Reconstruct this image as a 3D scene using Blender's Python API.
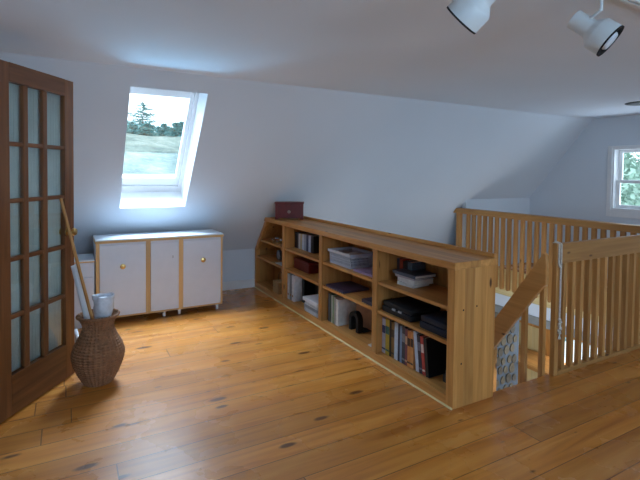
import bpy, bmesh, math, random
from mathutils import Vector, Matrix
random.seed(7)
for o in list(bpy.data.objects): bpy.data.objects.remove(o)
SC = bpy.context.scene
COL = SC.collection
# ------------------------------------------------------------------ camera
A = 0.5078; PI_ = -0.0313; RO = -0.0118; F = 456.78; H = 1.43
ex = Vector((math.cos(A), -math.sin(A), 0)); ez = Vector((math.sin(A), math.cos(A), 0)); ey = Vector((0, 0, 1))
ez2 = ez*math.cos(PI_) + ey*math.sin(PI_); ey2 = -ez*math.sin(PI_) + ey*math.cos(PI_)
rt = ex*math.cos(RO) - ey2*math.sin(RO); up = ex*math.sin(RO) + ey2*math.cos(RO)
cam = bpy.data.cameras.new('camera'); camo = bpy.data.objects.new('camera', cam); COL.objects.link(camo)
m = Matrix.Identity(4)
for i in range(3): m[i][0] = rt[i]; m[i][1] = up[i]; m[i][2] = -ez2[i]
m[0][3] = 0; m[1][3] = 0; m[2][3] = H
camo.matrix_world = m
cam.sensor_fit = 'HORIZONTAL'; cam.sensor_width = 36; cam.lens = F*36/640
cam.shift_y = -(240-186.59)/640; cam.clip_start = .05; cam.clip_end = 300
SC.camera = camo
# ------------------------------------------------------------------ view, world, lights
vs = SC.view_settings
vs.view_transform = 'Standard'; vs.look = 'None'; vs.gamma = 1; vs.use_curve_mapping = False; vs.exposure = 0.17
SC.cycles.use_denoising = True
SC.cycles.max_bounces = 10; SC.cycles.diffuse_bounces = 6
w = bpy.data.worlds.new('sky'); SC.world = w; w.use_nodes = True
bg = w.node_tree.nodes['Background']; bg.inputs[0].default_value = (.70, .87, 1, 1); bg.inputs[1].default_value = 3.2

def area(name, loc, target, sx, sy, power, color):
    l = bpy.data.lights.new(name, 'AREA'); l.shape = 'RECTANGLE'; l.size = sx; l.size_y = sy
    l.energy = power; l.color = color
    o = bpy.data.objects.new(name, l); COL.objects.link(o); o.location = loc
    o.rotation_euler = (Vector(target)-Vector(loc)).to_track_quat('-Z', 'Y').to_euler()
    return o
area('daylight_skylight', (.70, 5.35, 3.75), (.77, 4.45, 1.62), 2.4, 1.8, 900, (.58, .77, 1))
area('rear_fill_light', (.9, -2.62, 1.45), (1.3, 2, 6.5), 1.5, 1.2, 56, (.46, .71, 1))  # added fill at an assumed window behind the camera, tilted up to the ceiling
area('rear_fill_light', (4.4, -2.62, 1.45), (4.2, 2, 6.0), 1.5, 1.2, 29, (.46, .71, 1))  # second added fill, at the other assumed rear window
area('skylight_bounce_fill', (.80, 6.8, .72), (.70, 4.2, 1.62), 2.0, .6, 210, (.26, .64, 1))  # added panel hidden below the view, brightens the ceiling like bounce off the field
area('daylight_gable_window', (7.5, 3.05, .75), (6.0, 3.05, 1.75), 1.2, .8, 34, (.64, .79, 1))
area('lower_storey_light', (6.95, 3.75, -1.3), (4, 3.5, -1.8), 1.0, 1.0, 42, (.9, .95, 1))
area('lower_storey_light', (2.06, 1.2, -1.2), (6.6, 4.7, -1.2), 1.6, 1.2, 100, (.95, .97, 1))  # added fill inside the lower room, no window in this wall

# ------------------------------------------------------------------ materials
def new_mat(name):
    M = bpy.data.materials.new(name); M.use_nodes = True
    nt = M.node_tree; b = nt.nodes['Principled BSDF']
    return M, nt, b
def setin(b, **k):
    for n, v in k.items(): b.inputs[n.replace('_', ' ')].default_value = v
def N(nt, t, **k):
    n = nt.nodes.new(t)
    for a, v in k.items(): setattr(n, a, v)
    return n
def L(nt, a, b): nt.links.new(a, b)
def rgba(c): return (c[0], c[1], c[2], 1)
def srgb(r, g, b):
    f = lambda v: ((v/255+.055)/1.055)**2.4 if v > 10 else v/255/12.92
    return (f(r), f(g), f(b))
def math_(nt, op, a, b=None, c=None):
    n = N(nt, 'ShaderNodeMath', operation=op)
    for i, v in enumerate((a, b, c)):
        if v is None: continue
        if isinstance(v, (int, float)): n.inputs[i].default_value = v
        else: L(nt, v, n.inputs[i])
    return n.outputs[0]
def mixc(nt, fac, a, b, blend='MIX'):
    n = N(nt, 'ShaderNodeMix', data_type='RGBA', blend_type=blend)
    if isinstance(fac, (int, float)): n.inputs[0].default_value = fac
    else: L(nt, fac, n.inputs[0])
    for i, v in ((6, a), (7, b)):
        if isinstance(v, tuple): n.inputs[i].default_value = rgba(v)
        else: L(nt, v, n.inputs[i])
    return n.outputs[2]
def ramp(nt, fac, stops):
    n = N(nt, 'ShaderNodeValToRGB'); e = n.color_ramp.elements
    while len(e) < len(stops): e.new(.5)
    for i, (p, c) in enumerate(stops): e[i].position = p; e[i].color = rgba(c) if isinstance(c, tuple) else (c, c, c, 1)
    L(nt, fac, n.inputs[0]); return n.outputs[0]
def plain(name, c, rough=.5, var=.06, metal=0, scale=12, spec=.5, **k):
    M, nt, b = new_mat(name)
    tc = N(nt, 'ShaderNodeTexCoord'); no = N(nt, 'ShaderNodeTexNoise'); no.inputs['Scale'].default_value = scale; no.inputs['Detail'].default_value = 4
    L(nt, tc.outputs['Object'], no.inputs['Vector'])
    lo = tuple(v*(1-var) for v in c); hi = tuple(min(1, v*(1+var)) for v in c)
    L(nt, ramp(nt, no.outputs[0], [(.3, lo), (.7, hi)]), b.inputs['Base Color'])
    setin(b, Roughness=rough, Metallic=metal); b.inputs['Specular IOR Level'].default_value = spec
    return M
def paint(name, c, rough=.85):
    M, nt, b = new_mat(name)
    tc = N(nt, 'ShaderNodeTexCoord'); no = N(nt, 'ShaderNodeTexNoise'); no.inputs['Scale'].default_value = 160
    L(nt, tc.outputs['Object'], no.inputs['Vector'])
    n2 = N(nt, 'ShaderNodeTexNoise'); n2.inputs['Scale'].default_value = 1.3
    L(nt, tc.outputs['Object'], n2.inputs['Vector'])
    L(nt, ramp(nt, n2.outputs[0], [(.3, tuple(v*.97 for v in c)), (.7, c)]), b.inputs['Base Color'])
    bp = N(nt, 'ShaderNodeBump'); bp.inputs['Strength'].default_value = .04; bp.inputs['Distance'].default_value = .003
    L(nt, no.outputs[0], bp.inputs['Height']); L(nt, bp.outputs[0], b.inputs['Normal'])
    setin(b, Roughness=rough); b.inputs['Specular IOR Level'].default_value = .3
    return M
_w = {}
def wood(kind, axis, board=None):
    """kind -> (light, dark, knot, roughness); grain runs along axis; board = (cross axis, width)"""
    key = (kind, axis, board)
    if key in _w: return _w[key]
    lt, dk, kn, ro, kt = KINDS[kind]
    M, nt, b = new_mat('%s_wood_%s' % (kind, axis))
    tc = N(nt, 'ShaderNodeTexCoord'); oi = N(nt, 'ShaderNodeObjectInfo')
    off = N(nt, 'ShaderNodeVectorMath', operation='SCALE'); off.inputs[0].default_value = (13, 17, 11); L(nt, oi.outputs['Random'], off.inputs['Scale'])
    ad = N(nt, 'ShaderNodeVectorMath', operation='ADD'); L(nt, tc.outputs['Object'], ad.inputs[0]); L(nt, off.outputs[0], ad.inputs[1])
    vec = ad.outputs[0]; tone = oi.outputs['Random']
    if board:
        sp = N(nt, 'ShaderNodeSeparateXYZ'); L(nt, tc.outputs['Object'], sp.inputs[0])
        rowv = math_(nt, 'FLOOR', math_(nt, 'DIVIDE', sp.outputs['XYZ'.index(board[0].upper())], board[1]))
        wn = N(nt, 'ShaderNodeTexWhiteNoise', noise_dimensions='1D'); L(nt, math_(nt, 'ADD', rowv, math_(nt, 'MULTIPLY', oi.outputs['Random'], 37.0)), wn.inputs['W'])
        tone = wn.outputs[0]
        s2 = N(nt, 'ShaderNodeVectorMath', operation='SCALE'); s2.inputs[0].default_value = (5, 7, 9); L(nt, tone, s2.inputs['Scale'])
        a2 = N(nt, 'ShaderNodeVectorMath', operation='ADD'); L(nt, vec, a2.inputs[0]); L(nt, s2.outputs[0], a2.inputs[1]); vec = a2.outputs[0]
    mp = N(nt, 'ShaderNodeMapping'); sc = [26, 26, 26]; sc['xyz'.index(axis)] = 1.6; mp.inputs['Scale'].default_value = sc
    L(nt, vec, mp.inputs[0])
    no = N(nt, 'ShaderNodeTexNoise'); no.inputs['Scale'].default_value = 1; no.inputs['Detail'].default_value = 5; no.inputs['Distortion'].default_value = .6
    L(nt, mp.outputs[0], no.inputs['Vector'])
    col = ramp(nt, no.outputs[0], [(.28, dk), (.72, lt)])
    mt = math_(nt, 'MULTIPLY_ADD', tone, .34, .80)
    cc = N(nt, 'ShaderNodeCombineColor')
    for i in range(3): L(nt, mt, cc.inputs[i])
    col = mixc(nt, 1.0, col, cc.outputs[0], 'MULTIPLY')
    if kt:
        m2 = N(nt, 'ShaderNodeMapping'); s3 = [7, 7, 7]; s3['xyz'.index(axis)] = 2.6; m2.inputs['Scale'].default_value = s3; L(nt, vec, m2.inputs[0])
        vo = N(nt, 'ShaderNodeTexVoronoi'); vo.inputs['Scale'].default_value = 1; L(nt, m2.outputs[0], vo.inputs['Vector'])
        col = mixc(nt, ramp(nt, vo.outputs['Distance'], [(kt*.5, 1.0), (kt, 0.0)]), col, kn)
    L(nt, col, b.inputs['Base Color']); setin(b, Roughness=ro); b.inputs['Specular IOR Level'].default_value = .4
    _w[key] = M; return M
KINDS = {
 'pine': (srgb(206, 150, 84), srgb(174, 116, 54), srgb(92, 52, 26), .42, .10),
 'oldpine': (srgb(204, 148, 84), srgb(172, 112, 54), srgb(88, 50, 26), .4, .12),
 'door': (srgb(140, 90, 52), srgb(98, 58, 32), srgb(70, 38, 20), .35, 0),
 'rail': (srgb(196, 144, 84), srgb(166, 116, 60), srgb(82, 46, 24), .45, .085),
 'edge': (srgb(224, 186, 130), srgb(206, 164, 108), srgb(150, 100, 60), .45, 0),
 'pale': (srgb(232, 214, 160), srgb(218, 194, 136), srgb(150, 110, 60), .5, .1),
}
def floor_mat():
    M, nt, b = new_mat('varnished_floor_boards')
    tc = N(nt, 'ShaderNodeTexCoord'); sp = N(nt, 'ShaderNodeSeparateXYZ'); L(nt, tc.outputs['Object'], sp.inputs[0])
    W = .172
    yv = math_(nt, 'DIVIDE', math_(nt, 'ADD', sp.outputs[1], .03), W); row = math_(nt, 'FLOOR', yv); fr = math_(nt, 'FRACT', yv)
    w1 = N(nt, 'ShaderNodeTexWhiteNoise', noise_dimensions='1D'); L(nt, row, w1.inputs['W'])
    xv = math_(nt, 'DIVIDE', math_(nt, 'MULTIPLY_ADD', w1.outputs[0], 7.0, sp.outputs[0]), 2.9)
    xi = math_(nt, 'FLOOR', xv); fx = math_(nt, 'FRACT', xv)
    w2 = N(nt, 'ShaderNodeTexWhiteNoise', noise_dimensions='2D'); cb = N(nt, 'ShaderNodeCombineXYZ'); L(nt, row, cb.inputs[0]); L(nt, xi, cb.inputs[1]); L(nt, cb.outputs[0], w2.inputs['Vector'])
    tone = w2.outputs[0]
    s2 = N(nt, 'ShaderNodeVectorMath', operation='SCALE'); s2.inputs[0].default_value = (31, 3, 7); L(nt, tone, s2.inputs['Scale'])
    ad = N(nt, 'ShaderNodeVectorMath', operation='ADD'); L(nt, tc.outputs['Object'], ad.inputs[0]); L(nt, s2.outputs[0], ad.inputs[1])
    mp = N(nt, 'ShaderNodeMapping'); mp.inputs['Scale'].default_value = (1.1, 17, 1); L(nt, ad.outputs[0], mp.inputs[0])
    no = N(nt, 'ShaderNodeTexNoise'); no.inputs['Scale'].default_value = 1; no.inputs['Detail'].default_value = 6; no.inputs['Distortion'].default_value = .9; L(nt, mp.outputs[0], no.inputs['Vector'])
    col = ramp(nt, no.outputs[0], [(.25, srgb(172, 98, 32)), (.5, srgb(206, 131, 50)), (.78, srgb(224, 156, 76))])
    mt = math_(nt, 'MULTIPLY_ADD', tone, .30, .80); cc = N(nt, 'ShaderNodeCombineColor')
    for i in range(3): L(nt, mt, cc.inputs[i])
    col = mixc(nt, 1.0, col, cc.outputs[0], 'MULTIPLY')
    # knots
    m2 = N(nt, 'ShaderNodeMapping'); m2.inputs['Scale'].default_value = (1.9, 5.2, 1); L(nt, ad.outputs[0], m2.inputs[0])
    vo = N(nt, 'ShaderNodeTexVoronoi', voronoi_dimensions='2D'); vo.inputs['Scale'].default_value = 1
    nz = N(nt, 'ShaderNodeTexNoise'); nz.inputs['Scale'].default_value = 9; L(nt, ad.outputs[0], nz.inputs['Vector'])
    L(nt, m2.outputs[0], vo.inputs['Vector'])
    dist = math_(nt, 'ADD', vo.outputs['Distance'], math_(nt, 'MULTIPLY_ADD', nz.outputs[0], .12, -.06))
    keep = N(nt, 'ShaderNodeSeparateColor'); L(nt, vo.outputs['Color'], keep.inputs[0])
    thr = math_(nt, 'MULTIPLY', math_(nt, 'GREATER_THAN', keep.outputs[0], .52), math_(nt, 'MULTIPLY_ADD', keep.outputs[1], .085, .02))
    kf = N(nt, 'ShaderNodeMapRange'); L(nt, math_(nt, 'SUBTRACT', dist, thr), kf.inputs[0]); kf.inputs[1].default_value = -.02; kf.inputs[2].default_value = .03; kf.inputs[3].default_value = .85; kf.inputs[4].default_value = 0
    col = mixc(nt, kf.outputs[0], col, srgb(66, 34, 14))
    # worn scratches
    m4 = N(nt, 'ShaderNodeMapping'); m4.inputs['Scale'].default_value = (2.2, 7, 1); L(nt, tc.outputs['Object'], m4.inputs[0])
    sn = N(nt, 'ShaderNodeTexNoise'); sn.inputs['Scale'].default_value = 1.2; sn.inputs['Detail'].default_value = 9; sn.inputs['Roughness'].default_value = .75; L(nt, m4.outputs[0], sn.inputs['Vector'])
    wear = ramp(nt, sn.outputs[0], [(.60, 0.0), (.74, .30)])
    col = mixc(nt, wear, col, srgb(205, 170, 125))
    # seams
    e1 = math_(nt, 'GREATER_THAN', math_(nt, 'ABSOLUTE', math_(nt, 'SUBTRACT', fr, .5)), .486)
    e2 = math_(nt, 'GREATER_THAN', math_(nt, 'ABSOLUTE', math_(nt, 'SUBTRACT', fx, .5)), .4990)
    seam = math_(nt, 'MAXIMUM', e1, e2)
    col = mixc(nt, math_(nt, 'MULTIPLY', seam, .85), col, srgb(74, 40, 16))
    L(nt, col, b.inputs['Base Color'])
    rn = N(nt, 'ShaderNodeTexNoise'); rn.inputs['Scale'].default_value = 2.5; rn.inputs['Detail'].default_value = 6; L(nt, tc.outputs['Object'], rn.inputs['Vector'])
    L(nt, ramp(nt, rn.outputs[0], [(.3, .20), (.7, .36)]), b.inputs['Roughness'])
    bp = N(nt, 'ShaderNodeBump'); bp.inputs['Strength'].default_value = .25; bp.inputs['Distance'].default_value = .004
    hh = math_(nt, 'SUBTRACT', math_(nt, 'MULTIPLY', no.outputs[0], .35), seam); L(nt, hh, bp.inputs['Height']); L(nt, bp.outputs[0], b.inputs['Normal'])
    b.inputs['Specular IOR Level'].default_value = .62; setin(b, Coat_Weight=.45, Coat_Roughness=.42, Coat_IOR=1.5)
    return M
def glass_mat(name='window_glass', tint=(1, 1, 1), refl=.08):
    M = bpy.data.materials.new(name); M.use_nodes = True; nt = M.node_tree; nt.nodes.clear()
    o = N(nt, 'ShaderNodeOutputMaterial'); t = N(nt, 'ShaderNodeBsdfTransparent'); t.inputs[0].default_value = rgba(tint)
    g = N(nt, 'ShaderNodeBsdfGlossy'); g.inputs['Roughness'].default_value = .03
    fr = N(nt, 'ShaderNodeFresnel'); fr.inputs[0].default_value = 1.5
    mx = N(nt, 'ShaderNodeMixShader'); ge = N(nt, 'ShaderNodeNewGeometry'); L(nt, math_(nt, 'MULTIPLY', math_(nt, 'ADD', math_(nt, 'MULTIPLY', fr.outputs[0], .8), refl), math_(nt, 'SUBTRACT', 1.0, ge.outputs['Backfacing'])), mx.inputs[0])
    L(nt, t.outputs[0], mx.inputs[1]); L(nt, g.outputs[0], mx.inputs[2]); L(nt, mx.outputs[0], o.inputs[0]); return M
M_wall = paint('white_wall_paint', (.705, .76, .82))
M_ceil = paint('white_ceiling_paint', (.79, .86, .94))
M_trim = plain('white_gloss_trim', (.82, .83, .84), .35, .02)
M_floor = floor_mat()
M_glass = glass_mat()
M_dglass = glass_mat('door_glass', (.93, .97, .96), .10)
M_white = plain('white_laminate', (.71, .77, .87), .35, .02)
M_sash = plain('white_sash', (.86, .87, .88), .4, .02)
M_brass = plain('brass', (.62, .42, .16), .28, .08, metal=1)
M_black = plain('black_plastic', (.009, .009, .011), .6, .2, spec=.3)
M_navy = plain('navy_plastic', (.010, .014, .028), .6, .2, spec=.3)
M_lamp = plain('white_enamel', (.72, .77, .78), .35, .02)
M_bulb = plain('frosted_bulb', (.75, .78, .82), .2, .02)
M_paper = plain('white_paper', (.80, .82, .85), .6, .04)
M_pages = plain('page_edges', (.74, .70, .62), .8, .08, scale=60)
M_mahog = plain('dark_red_lacquer', srgb(98, 30, 30), .3, .2, scale=20)
M_chrome = plain('steel', (.6, .6, .62), .25, .05, metal=1)
M_rope = plain('cream_rope', (.62, .58, .52), .9, .15, scale=80)

# ------------------------------------------------------------------ geometry helpers
class MB:
    def __init__(s): s.bm = bmesh.new(); s.mi = 0
    def _fin(s, fs):
        for f in fs: f.material_index = s.mi
    def mat(s, i): s.mi = i; return s
    def poly(s, pts, faces):
        v = [s.bm.verts.new(p) for p in pts]; fs = []
        for f in faces:
            try: fs.append(s.bm.faces.new([v[i] for i in f]))
            except ValueError: pass
        s._fin(fs); return v
    def box(s, x0, x1, y0, y1, z0, z1, M=None, bev=0):
        pts = [Vector((x, y, z)) for z in (z0, z1) for y in (y0, y1) for x in (x0, x1)]
        if M: pts = [M @ p for p in pts]
        fs = [(0, 2, 3, 1), (4, 5, 7, 6), (0, 1, 5, 4), (2, 6, 7, 3), (0, 4, 6, 2), (1, 3, 7, 5)]
        v = s.poly(pts, fs)
        if bev:
            ed = {e for q in v for e in q.link_edges}
            r = bmesh.ops.bevel(s.bm, geom=list(ed), offset=bev, segments=2, affect='EDGES', profile=.5)
            s._fin(r['faces'])
        return s
    def prism(s, prof, d0, d1, fn):
        """prof: 2-D outline, extruded between d0 and d1; fn(a, b, d) -> point"""
        n = len(prof)
        pts = [fn(a, b, d0) for a, b in prof] + [fn(a, b, d1) for a, b in prof]
        fs = [tuple(range(n)), tuple(range(2*n-1, n-1, -1))] + [(i, i+n, (i+1) % n+n, (i+1) % n) for i in range(n)]
        s.poly(pts, fs); return s
    def tube(s, p0, p1, r0, r1=None, n=12, caps=True):
        r1 = r0 if r1 is None else r1
        p0 = Vector(p0); p1 = Vector(p1); q = (p1-p0).to_track_quat('Z', 'Y')
        pts = []
        for p, r in ((p0, r0), (p1, r1)):
            for i in range(n):
                a = 2*math.pi*i/n; pts.append(p + q @ Vector((r*math.cos(a), r*math.sin(a), 0)))
        fs = [(i, (i+1) % n, n+(i+1) % n, n+i) for i in range(n)]
        if caps: fs += [tuple(range(n-1, -1, -1)), tuple(range(n, 2*n))]
        s.poly(pts, fs); return s
    def lathe(s, prof, n=24, M=None, close=False):
        """prof: (r, z) pairs"""
        pts = []
        for r, z in prof:
            for i in range(n):
                a = 2*math.pi*i/n; p = Vector((r*math.cos(a), r*math.sin(a), z)); pts.append(M @ p if M else p)
        k = len(prof); fs = []
        for j in range(k-1):
            for i in range(n): fs.append((j*n+i, j*n+(i+1) % n, (j+1)*n+(i+1) % n, (j+1)*n+i))
        if close: fs.append(tuple(range(n-1, -1, -1))); fs.append(tuple(range((k-1)*n, k*n)))
        s.poly(pts, fs); return s
    def path(s, pts, r, n=8):
        for a, b in zip(pts[:-1], pts[1:]): s.tube(a, b, r, n=n)
        return s
    def build(s, name, mats, parent=None, smooth=False, bevel=0):
        bmesh.ops.recalc_face_normals(s.bm, faces=s.bm.faces[:])
        me = bpy.data.meshes.new(name); s.bm.to_mesh(me); s.bm.free()
        if not isinstance(mats, (list, tuple)): mats = [mats]
        for mm in mats: me.materials.append(mm)
        o = bpy.data.objects.new(name, me); COL.objects.link(o)
        if smooth:
            for p in me.polygons: p.use_smooth = True
            me.set_sharp_from_angle(angle=.7)
        if parent: o.parent = parent
        if bevel:
            b = o.modifiers.new('bevel', 'BEVEL'); b.width = bevel; b.segments = 2; b.limit_method = 'ANGLE'
        return o
def tag(o, label=None, cat=None, group=None, kind=None):
    if label: o['label'] = label
    if cat: o['category'] = cat
    if group: o['group'] = group
    if kind: o['kind'] = kind
    return o
def thing(name, label, cat, loc=(0, 0, 0), rz=0, group=None, kind=None):
    o = bpy.data.objects.new(name, None); COL.objects.link(o); o.location = loc; o.rotation_euler = (0, 0, rz); o.empty_display_size = .1
    return tag(o, label, cat, group, kind)
def struct(o, label=None, cat=None): return tag(o, label, cat, None, 'structure')
def copy_tree(o, parent=None):
    c = o.copy(); COL.objects.link(c)
    if parent: c.parent = parent
    for ch in list(o.children): copy_tree(ch, c)
    return c

# ------------------------------------------------------------------ room constants (metres)
Y1, KZ, SL, CZ, GX, LX = 5.3136, .477, 1.2091, 2.2336, 6.608, -.75
AL = math.atan(SL); SN, CS = math.sin(AL), math.cos(AL)
def SP(u, v, wn=0): return Vector((u, Y1 - v*CS + wn*SN, KZ + v*SN + wn*CS))    # along the roof slope
def slope_y(z): return Y1 - (z-KZ)/SL
BX, BD, B0, BH = 2.040, .356, 1.983, .898
RX = 5.144; K2 = 4.836; RY = -2.6
WELL_Y0, WELL_X0 = 2.024, BX+BD+.004

# floor, ceiling, walls
f = MB()
f.box(LX, GX, RY, WELL_Y0, -.03, 0).box(LX, WELL_X0, WELL_Y0, Y1, -.03, 0).box(RX+.016, GX, WELL_Y0, K2+.02, -.03, 0)
struct(f.build('floor', M_floor), 'orange varnished knotty pine plank floor across the loft', 'floor')
f = MB()
f.box(LX, GX, RY, WELL_Y0-.02, -.30, -.03).box(LX, WELL_X0-.02, WELL_Y0-.02, Y1, -.30, -.03).box(RX+.03, GX, WELL_Y0-.02, 5.9, -.36, -.03)
struct(f.build('trim_1', M_ceil), 'white plastered underside and edge of the loft floor around the stairwell', 'floor edge')
f = MB().box(RX+.01, RX+.05, WELL_Y0, 5.9, -.46, -.36)
struct(f.build('trim_2', plain('grey_beam', (.30, .31, .30), .6)), 'grey beam edge under the white stairwell fascia', 'beam')
c = MB().box(LX-.1, GX+.1, RY-.1, slope_y(CZ), CZ, CZ+.25)
struct(c.build('ceiling', M_ceil), 'flat white ceiling above the loft', 'ceiling')
# sloped wall with the skylight hole
SV0, SV1, SX0, SX1 = .7509, 2.107, .4565, 1.0837
HX0, HX1, HV0, HV1, TH = .395, 1.075, .7509, 2.107, .235        # window side of the opening
s = MB(); XB_ = BX+BD
def slab(u0, u1, v0, v1):
    P = [SP(u, v, wn) for wn in (0, .234) for v in (v0, v1) for u in (u0, u1)]
    s.poly(P, [(0, 1, 3, 2), (4, 6, 7, 5), (0, 4, 5, 1), (2, 3, 7, 6), (0, 2, 6, 4), (1, 5, 7, 3)])
VT = (CZ-KZ)/SN
slab(LX-.1, SX0-.12, -.1, VT+.3); slab(SX1+.02, GX+.1, -.1, VT+.3); slab(XB_, GX+.1, -1.05, -.1); slab(SX0-.12, SX1+.02, -.1, SV0-.02); slab(SX0-.12, SX1+.02, SV1+.02, VT+.3)
# inside face round the opening and the splayed reveals
a = [SP(SX0, SV0), SP(SX1, SV0), SP(SX1, SV1), SP(SX0, SV1)]
o_ = [SP(SX0-.12, SV0-.02), SP(SX1+.02, SV0-.02), SP(SX1+.02, SV1+.02), SP(SX0-.12, SV1+.02)]
s.poly(a+o_, [(i, (i+1) % 4, 4+(i+1) % 4, 4+i) for i in range(4)])
struct(s.build('wall_back', M_wall), 'white sloped attic wall with the skylight', 'wall')
r = MB()
b_ = [SP(HX0, HV0, TH), SP(HX1, HV0, TH), SP(HX1, SV1, TH), SP(HX0, SV1, TH)]
r.poly(a+b_, [(i, 4+i, 4+(i+1) % 4, (i+1) % 4) for i in range(4)])
struct(r.build('trim_3', M_trim), 'white splayed reveal around the skylight', 'window reveal')
k = MB().box(LX, BX+BD, Y1, Y1+.12, 0, KZ)
struct(k.build('wall_knee', M_wall), 'low white knee wall under the slope beside the bookcase', 'wall')
k = MB().box(RX+.02, GX, K2, K2+.08, 0, 1.09)
struct(k.build('wall_alcove', M_wall), 'white knee wall beyond the far balustrade', 'wall')
k = MB().box(LX, BX-.002, Y1-.016, Y1, 0, .085).box(LX, BX-.002, Y1-.020, Y1, .085, .10)
struct(k.build('baseboard_back', M_trim), 'white baseboard along the knee wall left of the bookcase', 'baseboard')
# right gable wall with a window hole
GY0, GY1, GZ0, GZ1 = 2.55, 3.56, .965, 1.81
g = MB()
g.box(GX, GX+.2, RY, GY0, -2.6, CZ+.2).box(GX, GX+.2, GY1, 6.1, -.4, CZ+.2).box(GX, GX+.2, GY0, GY1, -.4, GZ0).box(GX, GX+.2, GY0, GY1, GZ1, CZ+.2)
struct(g.build('wall_right', M_wall), 'white gable wall with the small window', 'wall')
k = MB().box(LX-.1, LX, RY-.1, Y1+.2, -.3, CZ+.2)
struct(k.build('wall_left', M_wall), 'white wall behind the open door', 'wall')
k = MB()
for x0, x1 in ((LX, .1), (1.7, 3.6), (5.2, GX)): k.box(x0, x1, RY-.12, RY, 0, CZ)
for x0, x1 in ((.1, 1.7), (3.6, 5.2)): k.box(x0, x1, RY-.12, RY, 0, .8); k.box(x0, x1, RY-.12, RY, 2.1, CZ)
struct(k.build('wall_rear', M_wall), 'white wall behind the camera', 'wall')
# door jamb stub that carries the open door
DTH = .6068; DW = .675
DH = (.0482-DW*math.sin(DTH), 3.5848-DW*math.cos(DTH))
k = MB().box(LX, DH[0]-.05, DH[1]-.05, DH[1]+.05, 0, CZ)
struct(k.build('wall_jamb', M_wall), 'short white wall stub carrying the door hinges', 'wall')

# ------------------------------------------------------------------ skylight window_1
w1 = thing('window_1', 'white framed skylight in the sloped wall showing field and trees', 'window', kind='structure')
def slab_in(mb, u0, u1, v0, v1, w0, w1_):
    P = [SP(u, v, wn) for wn in (w0, w1_) for v in (v0, v1) for u in (u0, u1)]
    mb.poly(P, [(0, 1, 3, 2), (4, 6, 7, 5), (0, 4, 5, 1), (2, 3, 7, 6), (0, 2, 6, 4), (1, 5, 7, 3)])
m1 = MB()
U0, U1, V0, V1 = HX0-.012, HX1+.012, SV0-.012, SV1+.012
slab_in(m1, U0, U0+.05, V0, V1, TH-.0, TH+.085); slab_in(m1, U1-.042, U1, V0, V1, TH-.0, TH+.085); slab_in(m1, U0+.05, U1-.042, V0, V0+.082, TH-.0, TH+.085); slab_in(m1, U0+.05, U1-.042, V1-.10, V1, TH-.0, TH+.085)
m1.build('frame', M_sash, w1, bevel=.004)
m1 = MB(); u0, u1, v0, v1 = U0+.052, U1-.045, V0+.086, V1-.104
slab_in(m1, u0, u0+.045, v0, v1, TH+.02, TH+.07); slab_in(m1, u1-.036, u1, v0, v1, TH+.02, TH+.07); slab_in(m1, u0+.045, u1-.036, v0, v0+.10, TH+.02, TH+.07); slab_in(m1, u0+.045, u1-.036, v1-.125, v1, TH+.02, TH+.07)
m1.build('sash', M_sash, w1, bevel=.005)
m1 = MB(); slab_in(m1, u0+.04, u1-.03, v0+.095, v1-.12, TH+.058, TH+.064); m1.build('pane', M_glass, w1)

# gable window_2 (double hung)
w2 = thing('window_2', 'white double-hung window in the right gable wall showing foliage', 'window', kind='structure')
m2 = MB()
for (y0, y1, z0, z1) in ((GY0-.06, GY0, GZ0-.1, GZ1+.03), (GY1, GY1+.06, GZ0-.1, GZ1+.03), (GY0, GY1, GZ1-.0, GZ1+.03), (GY0, GY1, GZ0-.1, GZ0)): m2.box(GX-.018, GX, y0, y1, z0, z1)
m2.build('casing', M_trim, w2, bevel=.003)
m2 = MB()
m2.box(GX, GX+.16, GY0, GY0+.02, GZ0, GZ1).box(GX, GX+.16, GY1-.02, GY1, GZ0, GZ1).box(GX, GX+.16, GY0+.02, GY1-.02, GZ1-.02, GZ1).box(GX-.02, GX+.16, GY0+.02, GY1-.02, GZ0, GZ0+.02)
m2.build('frame', M_sash, w2)
ZM = 1.33
def sash(z0, z1, x, nm):
    q = MB(); y0, y1 = GY0+.021, GY1-.021
    q.box(x, x+.035, y0, y0+.05, z0, z1).box(x, x+.035, y1-.05, y1, z0, z1).box(x, x+.035, y0+.05, y1-.05, z0, z0+.045).box(x, x+.035, y0+.05, y1-.05, z1-.04, z1)
    so = q.build('sash', M_sash, w2, bevel=.003)
    MB().box(x+.014, x+.019, y0+.05, y1-.05, z0+.045, z1-.04).build('pane', M_glass, so)
sash(ZM, GZ1-.021, GX+.105, 'u'); sash(GZ0+.021, ZM+.04, GX+.06, 'l')

# assumed rear windows, unseen behind the camera, added for the fill light
for i, x0 in enumerate((.1, 3.6)):
    wr = thing('window_%d' % (3+i), 'assumed unseen rear window behind the camera, added for fill light', 'window', (x0, RY-.1, .8), kind='structure')
    q = MB().box(0, 1.5+.1, 0, .08, 0, .05).box(0, 1.6, 0, .08, 1.25, 1.3).box(0, .05, 0, .08, .05, 1.25).box(1.55, 1.6, 0, .08, .05, 1.25)
    q.build('frame', M_sash, wr)

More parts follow.
